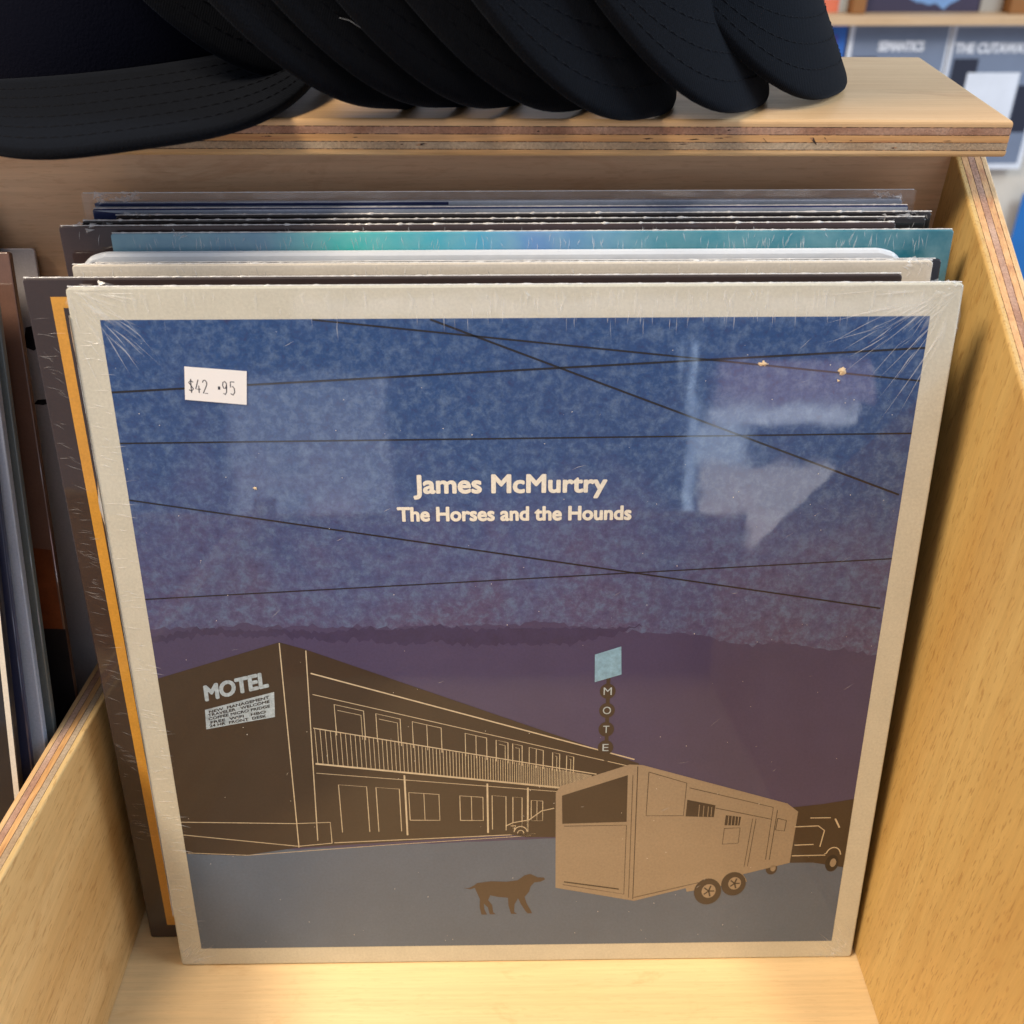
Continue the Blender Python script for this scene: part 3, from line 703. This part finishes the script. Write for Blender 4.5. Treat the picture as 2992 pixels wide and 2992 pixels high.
r_ = random.Random(19); crease_mesh("wrap_crease", [(x, z, x+r_.uniform(-2, 2), z-r_.uniform(5, 30), r_.uniform(0.2, 0.6)) for x, z in [(r_.uniform(120, 150), r_.uniform(90, 220)) for k in range(60)]], e)

# ------------------------------------------------------------------ caps on the shelf
m, nt, b = new_mat("black_twill"); v = obj_vec(nt)
wv = N(nt, 'ShaderNodeTexWave'); wv.inputs['Scale'].default_value = 420; wv.bands_direction = 'DIAGONAL'; wv.inputs['Distortion'].default_value = 1.2; nt.links.new(v, wv.inputs['Vector'])
fz = noise_tex(nt, v, 1400, 3, 0.6); big = noise_tex(nt, v, 40, 3)
c = ramp(nt, fz, [(0.3, lin(4, 5, 8)), (0.75, lin(12, 15, 22))])
nt.links.new(c, b.inputs['Base Color']); b.inputs['Roughness'].default_value = 0.9; b.inputs['Specular IOR Level'].default_value = 0.07
b.inputs['Sheen Weight'].default_value = 0.05; b.inputs['Sheen Roughness'].default_value = 0.5; b.inputs['Sheen Tint'].default_value = (0.6, 0.72, 0.95, 1)
ad = N(nt, 'ShaderNodeMath', operation='ADD'); nt.links.new(wv.outputs['Fac'], ad.inputs[0]); nt.links.new(fz, ad.inputs[1])
nt.links.new(bump(nt, ad.outputs[0], 0.22, 0.0003), b.inputs['Normal']); M_twill = m
m, nt, b = new_mat("cap_thread"); b.inputs['Base Color'].default_value = lin(13, 15, 21); b.inputs['Specular IOR Level'].default_value = 0.1; b.inputs['Roughness'].default_value = 0.8; M_thread = m
m, nt, b = new_mat("navy_cotton"); b.inputs['Base Color'].default_value = lin(12, 14, 26); b.inputs['Specular IOR Level'].default_value = 0.06; b.inputs['Roughness'].default_value = 0.95
nt.links.new(bump(nt, noise_tex(nt, obj_vec(nt), 900, 3), 0.5, 0.0005), b.inputs['Normal']); M_navycot = m

CA, CL, CI, CT = 0.086, 0.105, 0.036, 0.0040
def cap_meshes(arch):
    def P(u, r):
        vo = CL*(1-abs(u/CA)**3.0); vi = CI*(1-abs(u/CA)**2.0); vi = min(vi, vo)
        v = vi+(vo-vi)*r
        return Vector((v-CL, arch*math.sin(u/arch), -arch*(1-math.cos(u/arch))))
    nu, nr = 56, 12; V, F = [], []
    us = [CA*math.sin(math.pi/2*(-1+2*i/nu)) for i in range(nu+1)]
    prof = [(j/nr, 0) for j in range(nr+1)]
    # closed cross-section: top surface, round rim, bottom surface
    rows = []
    for u in us:
        row = []
        for r, _ in prof: row.append(P(u, r)+Vector((0, 0, CT/2)))
        tip = P(u, 1.0); dirv = tip-P(u, 0.94); dirv = dirv.normalized() if dirv.length > 1e-6 else Vector((0, 1 if u > 0 else -1, 0))
        
        for a in (60, 30, 0, -30, -60): row.append(tip+dirv*CT*0.6*math.cos(R(a))+Vector((0, 0, CT/2*math.sin(R(a)))))
        for r, _ in prof[::-1]: row.append(P(u, r)+Vector((0, 0, -CT/2)))
        rows.append(row)
    K = len(rows[0])
    for row in rows: V += row
    for i in range(nu):
        for j in range(K):
            F.append([i*K+j, (i+1)*K+j, (i+1)*K+(j+1) % K, i*K+(j+1) % K])
    bme = bpy.data.meshes.new("brim"); bme.from_pydata([tuple(p) for p in V], [], F); 
    bm = bmesh.new(); bm.from_mesh(bme); bmesh.ops.remove_doubles(bm, verts=bm.verts[:], dist=1e-6); bmesh.ops.recalc_face_normals(bm, faces=bm.faces[:]); bm.to_mesh(bme); bm.free()
    for p in bme.polygons: p.use_smooth = True
    bme.materials.append(M_twill)
    # stitching rows: little raised dashes
    V, F = [], []
    for r in (0.18, 0.32, 0.46, 0.60, 0.74, 0.88):
        pts = [P(CA*0.94*math.sin(math.pi/2*(-1+2*i/240)), r) for i in range(241)]
        acc = 0; i = 0
        while i < 240:
            j = i; d = 0
            while j < 240 and d < 0.0026: d += (pts[j+1]-pts[j]).length; j += 1
            a, c = pts[i], pts[j]; t = (c-a)
            if t.length > 1e-5:
                t = t.normalized(); s = t.cross(Vector((0, 0, 1))).normalized()*0.00028; up = Vector((0, 0, CT/2+0.0001)); b0 = len(V)
                V += [a+s+up, a-s+up, c+s+up, c-s+up, (a+c)/2+up+Vector((0, 0, 0.00028))]
                F += [[b0, b0+1, b0+4], [b0+1, b0+3, b0+4], [b0+3, b0+2, b0+4], [b0+2, b0, b0+4]]
            k = j; d = 0
            while k < 240 and d < 0.0007: d += (pts[k+1]-pts[k]).length; k += 1
            i = max(k, i+1)
    sme = bpy.data.meshes.new("stitching"); sme.from_pydata([tuple(p) for p in V], [], F); sme.materials.append(M_thread)
    # crown: six-panel dome behind the brim, thin shell
    V, F = [], []; nu2, nv2 = 60, 14; cx = -CL-0.066
    for j in range(nv2+1):
        ph = R(90*j/nv2*0.985)
        for i in range(nu2):
            a = 2*math.pi*i/nu2; rr = 1+0.012*abs(math.sin(3*a))*math.cos(ph)
            V.append((cx+0.100*rr*math.cos(ph)**0.8*math.cos(a), 0.084*rr*math.cos(ph)**0.8*math.sin(a), 0.105*math.sin(ph)-0.004))
    for j in range(nv2):
        for i in range(nu2):
            F.append([j*nu2+i, j*nu2+(i+1) % nu2, (j+1)*nu2+(i+1) % nu2, (j+1)*nu2+i])
    cme = bpy.data.meshes.new("crown"); cme.from_pydata(V, [], F)
    for p in cme.polygons: p.use_smooth = True
    cme.materials.append(M_twill)
    bm = bmesh.new(); bmesh.ops.create_uvsphere(bm, u_segments=12, v_segments=6, radius=0.006); 
    for q in bm.verts: q.co.z *= 0.5; q.co += Vector((cx, 0, 0.105))
    ume = bpy.data.meshes.new("button"); bm.to_mesh(ume); bm.free(); ume.materials.append(M_twill)
    return bme, sme, cme, ume
stack_meshes = cap_meshes(0.115)
def place_cap(label, T, phi, psi, rho, meshes, group=None, crown_mat=None):
    phi, psi, rho = R(phi), R(psi), R(rho)
    t = Vector((math.cos(phi)*math.cos(psi), math.cos(phi)*math.sin(psi), -math.sin(phi)))
    wv_ = Vector((-math.sin(psi), math.cos(psi), 0)); wv_ = Matrix.Rotation(rho, 3, t) @ wv_
    z = t.cross(wv_)
    Mx = Matrix.Identity(4)
    for i in range(3): Mx[i][0] = t[i]; Mx[i][1] = wv_[i]; Mx[i][2] = z[i]
    Mx.translation = Vector(T)
    e = tag(empty("baseball_cap"), label, "cap", group); e.matrix_world = Mx
    br = link_mesh("brim", meshes[0], None, e); link_mesh("stitching", meshes[1], None, br)
    cr = link_mesh("crown", meshes[2], None, e); link_mesh("button", meshes[3], None, cr)
    return e
GC = "black caps nested in a row on the shelf"
place_cap("black baseball cap at the right end of the nested row, whole brim showing", (0.1262, 0.1395, 0.3592), 61.5, -36, -5, stack_meshes, GC)
place_cap("black baseball cap second from the right end of the nested row", (0.0880, 0.1135, 0.3592), 66, -40, -9, stack_meshes, GC)
place_cap("black baseball cap third from the right end of the nested row", (0.0485, 0.0985, 0.3595), 66, -44, -12, stack_meshes, GC)
place_cap("black baseball cap fourth from the right end of the nested row", (0.0242, 0.114, 0.3592), 65, -41, -13, stack_meshes, GC)
place_cap("black baseball cap fifth from the right end of the nested row", (-0.0042, 0.1143, 0.36), 65, -40, -18, stack_meshes, GC)
place_cap("black baseball cap sixth from the right end of the nested row", (-0.0242, 0.1116, 0.3605), 62, -43, -21, stack_meshes, GC)
place_cap("black baseball cap seventh from the right end, its tip just clear of the big brim", (-0.0443, 0.1079, 0.3608), 60, -44, -23, stack_meshes, GC)
place_cap("black baseball cap eighth from the right end, its brim tip over the overhanging brim", (-0.0827, 0.1447, 0.364), 59.6, -44, -23, stack_meshes, GC)
place_cap("black baseball cap ninth from the right end of the nested row", (-0.112, 0.168, 0.366), 56, -44, -21, stack_meshes, GC)
place_cap("black baseball cap at the left end of the nested row, lying flattest", (-0.142, 0.19, 0.3665), 50, -46, -18, stack_meshes, GC)
flat_meshes = cap_meshes(0.7)
fm = flat_meshes[2].copy(); fm.materials.clear(); fm.materials.append(M_navycot)
place_cap("dusty black cap lying with its brim hanging over the front of the shelf", (-0.125, 0.066, 0.3562), 9, -72, 4, (flat_meshes[0], flat_meshes[1], fm, flat_meshes[3]))

m, nt, b = new_mat("lint"); b.inputs['Base Color'].default_value = lin(120, 126, 134); b.inputs['Roughness'].default_value = 0.8
tp = [Vector(p) for p in ((-.0686, .0858, .3997), (-.0661, .0852, .3969), (-.0635, .0856, .3947), (-.0604, .0858, .3924), (-.0584, .0845, .3916), (-.0541, .0803, .3912), (-.0509, .0802, .3891), (-.0466, .0805, .3867), (-.0451, .0808, .3861))]
v_, f_ = [], []
for i, p in enumerate(tp):
    d = (tp[min(i+1, 8)]-tp[max(i-1, 0)]).normalized(); a_ = d.orthogonal().normalized(); c_ = d.cross(a_)
    for k in range(5): v_.append(p+(a_*math.cos(k*1.2566)+c_*math.sin(k*1.2566))*0.00010)
for i in range(8):
    for k in range(5): f_.append([i*5+k, i*5+(k+1) % 5, i*5+5+(k+1) % 5, i*5+5+k])
tag(mesh("lint_thread", v_, f_, m, None, True), "pale loose lint thread lying across the nested black cap brims", "thread")

# ------------------------------------------------------------------ blurred display behind, on the right
def plain(name, c, rough=0.6):
    m, nt, b = new_mat(name); v = obj_vec(nt)
    n = noise_tex(nt, v, 14, 4)
    nt.links.new(mix(nt, 1.0, c, ramp(nt, n, [(0.3, G4(0.93)), (0.7, G4(1.06))]), 'MULTIPLY'), b.inputs['Base Color'])
    b.inputs['Roughness'].default_value = rough; return m
YBG = 2.05
wall_m = plain("cream_board", lin(226, 216, 200)); paper = plain("white_paper", lin(232, 236, 244)); greyp = plain("grey_print", lin(124, 136, 158))
darkp = plain("dark_print", lin(38, 42, 60)); bluep = plain("blue_print", lin(52, 110, 196)); postw = plain("brown_post_wood", lin(150, 100, 50)); lightw = wood("ledge_wood", lin(226, 196, 160), lin(206, 168, 124), 'x', 0.1, 0.5, 5.5)
wl_ = box("wall", (0.2, YBG+0.03, -1.2), (2.2, YBG+0.06, 0.9), wall_m); tag(wl_, kind="structure")
lg = box("display_ledge", (0.3, YBG-0.06, 0.145), (2.1, YBG+0.029, 0.163), lightw, None, 0.002); tag(lg, "pale wooden display ledge running along the wall behind the shelf", "ledge")
def flyer(label, x0, x1, z1, hgt, name="flyer"):
    e = tag(empty(name, ((x0+x1)/2, YBG, z1-hgt)), label, "flyer")
    wd = x1-x0
    box("paper", (-wd/2, 0, 0), (wd/2, 0.002, hgt), paper, e)
    return e, wd
def patch(name, x0, x1, z0, z1, layer, mt, e):
    return mesh(name, [(x0, -0.0006*layer, z0), (x1, -0.0006*layer, z0), (x1, -0.0006*layer, z1), (x0, -0.0006*layer, z1)], [[0, 1, 2, 3]], mt, e)
e, wd = flyer("white framed grey flyer headed SEMANTICS under the ledge", 0.741, 0.957, 0.1440, 0.303)
patch("grey_panel", -wd/2+0.010, wd/2-0.005, 0.012, 0.296, 1, greyp, e); patch("dark_picture", -wd/2+0.016, -wd/2+0.066, 0.10, 0.236, 2, darkp, e)
text_sheet("heading_lettering", "SEMANTICS", -42, 54, 248, 18, 0, paper, e, y=-0.0018, heavy=1.4)
e, wd = flyer("white framed grey flyer headed THE CUTAWAYS with plain white sticker", 0.961, 1.180, 0.1440, 0.303)
patch("grey_panel", -wd/2+0.007, wd/2-0.010, 0.012, 0.294, 1, greyp, e); patch("dark_picture", -wd/2+0.014, -wd/2+0.068, 0.10, 0.232, 2, darkp, e)
patch("dark_picture", 0.058, 0.098, 0.08, 0.178, 2, darkp, e)
text_sheet("heading_lettering", "THE CUTAWAYS M", -98, 94, 244, 18, 0, paper, e, y=-0.0018, heavy=1.4)
patch("white_sticker", -0.060, 0.055, 0.085, 0.204, 3, paper, e)
def poster(label, x0, x1, z0, z1, mt, name="poster"):
    e = tag(empty(name, ((x0+x1)/2, YBG, z0)), label, "poster"); wd = x1-x0
    box("board", (-wd/2, 0, 0), (wd/2, 0.003, z1-z0), mt, e); return e
e = poster("vivid blue poster beside the cap brim, under the ledge", 0.52, 0.735, -0.16, 0.144, bluep)
patch("violet_patch", 0.02, 0.09, 0.1, 0.28, 1, plain("violet_print", lin(80, 84, 180)), e)
e = poster("dark poster with pale blue cloud standing on the ledge", 0.758, 1.003, 0.1635, 0.44, plain("ink_violet_print", lin(58, 52, 76)))
pts = [(0.03+0.075*math.cos(k*math.pi/12)*random.uniform(.6, 1), -0.0006, 0.035+0.035*math.sin(k*math.pi/12)*random.uniform(.5, 1)) for k in range(24)]
mesh("cloud_patch", pts, [list(range(24))], plain("cloud_print", lin(120, 158, 206)), e, tri=True)
e = poster("grey poster standing on the ledge between dark poster and post", 1.006, 1.052, 0.1635, 0.44, plain("warm_grey_print", lin(170, 164, 154)))
e = poster("pale poster with orange patch standing left on the ledge", 0.56, 0.726, 0.1635, 0.44, plain("pale_print", lin(196, 204, 202)))
patch("orange_patch", 0.0, 0.065, 0.0, 0.026, 1, plain("orange_print", lin(226, 120, 86)), e)
for x0, x1, lb in ((0.728, 0.756, "brown wooden post on the ledge left of the dark poster"), (1.056, 1.110, "wide brown wooden post on the ledge right of the grey poster")):
    tag(box("wooden_post", (x0, YBG-0.03, 0.1635), (x1, YBG+0.028, 0.6), postw, None, 0.002), lb, "post")
e = poster("bright blue poster low on the wall at the right edge", 1.205, 1.45, -0.75, -0.215, plain("bright_blue_print", lin(36, 118, 196)))
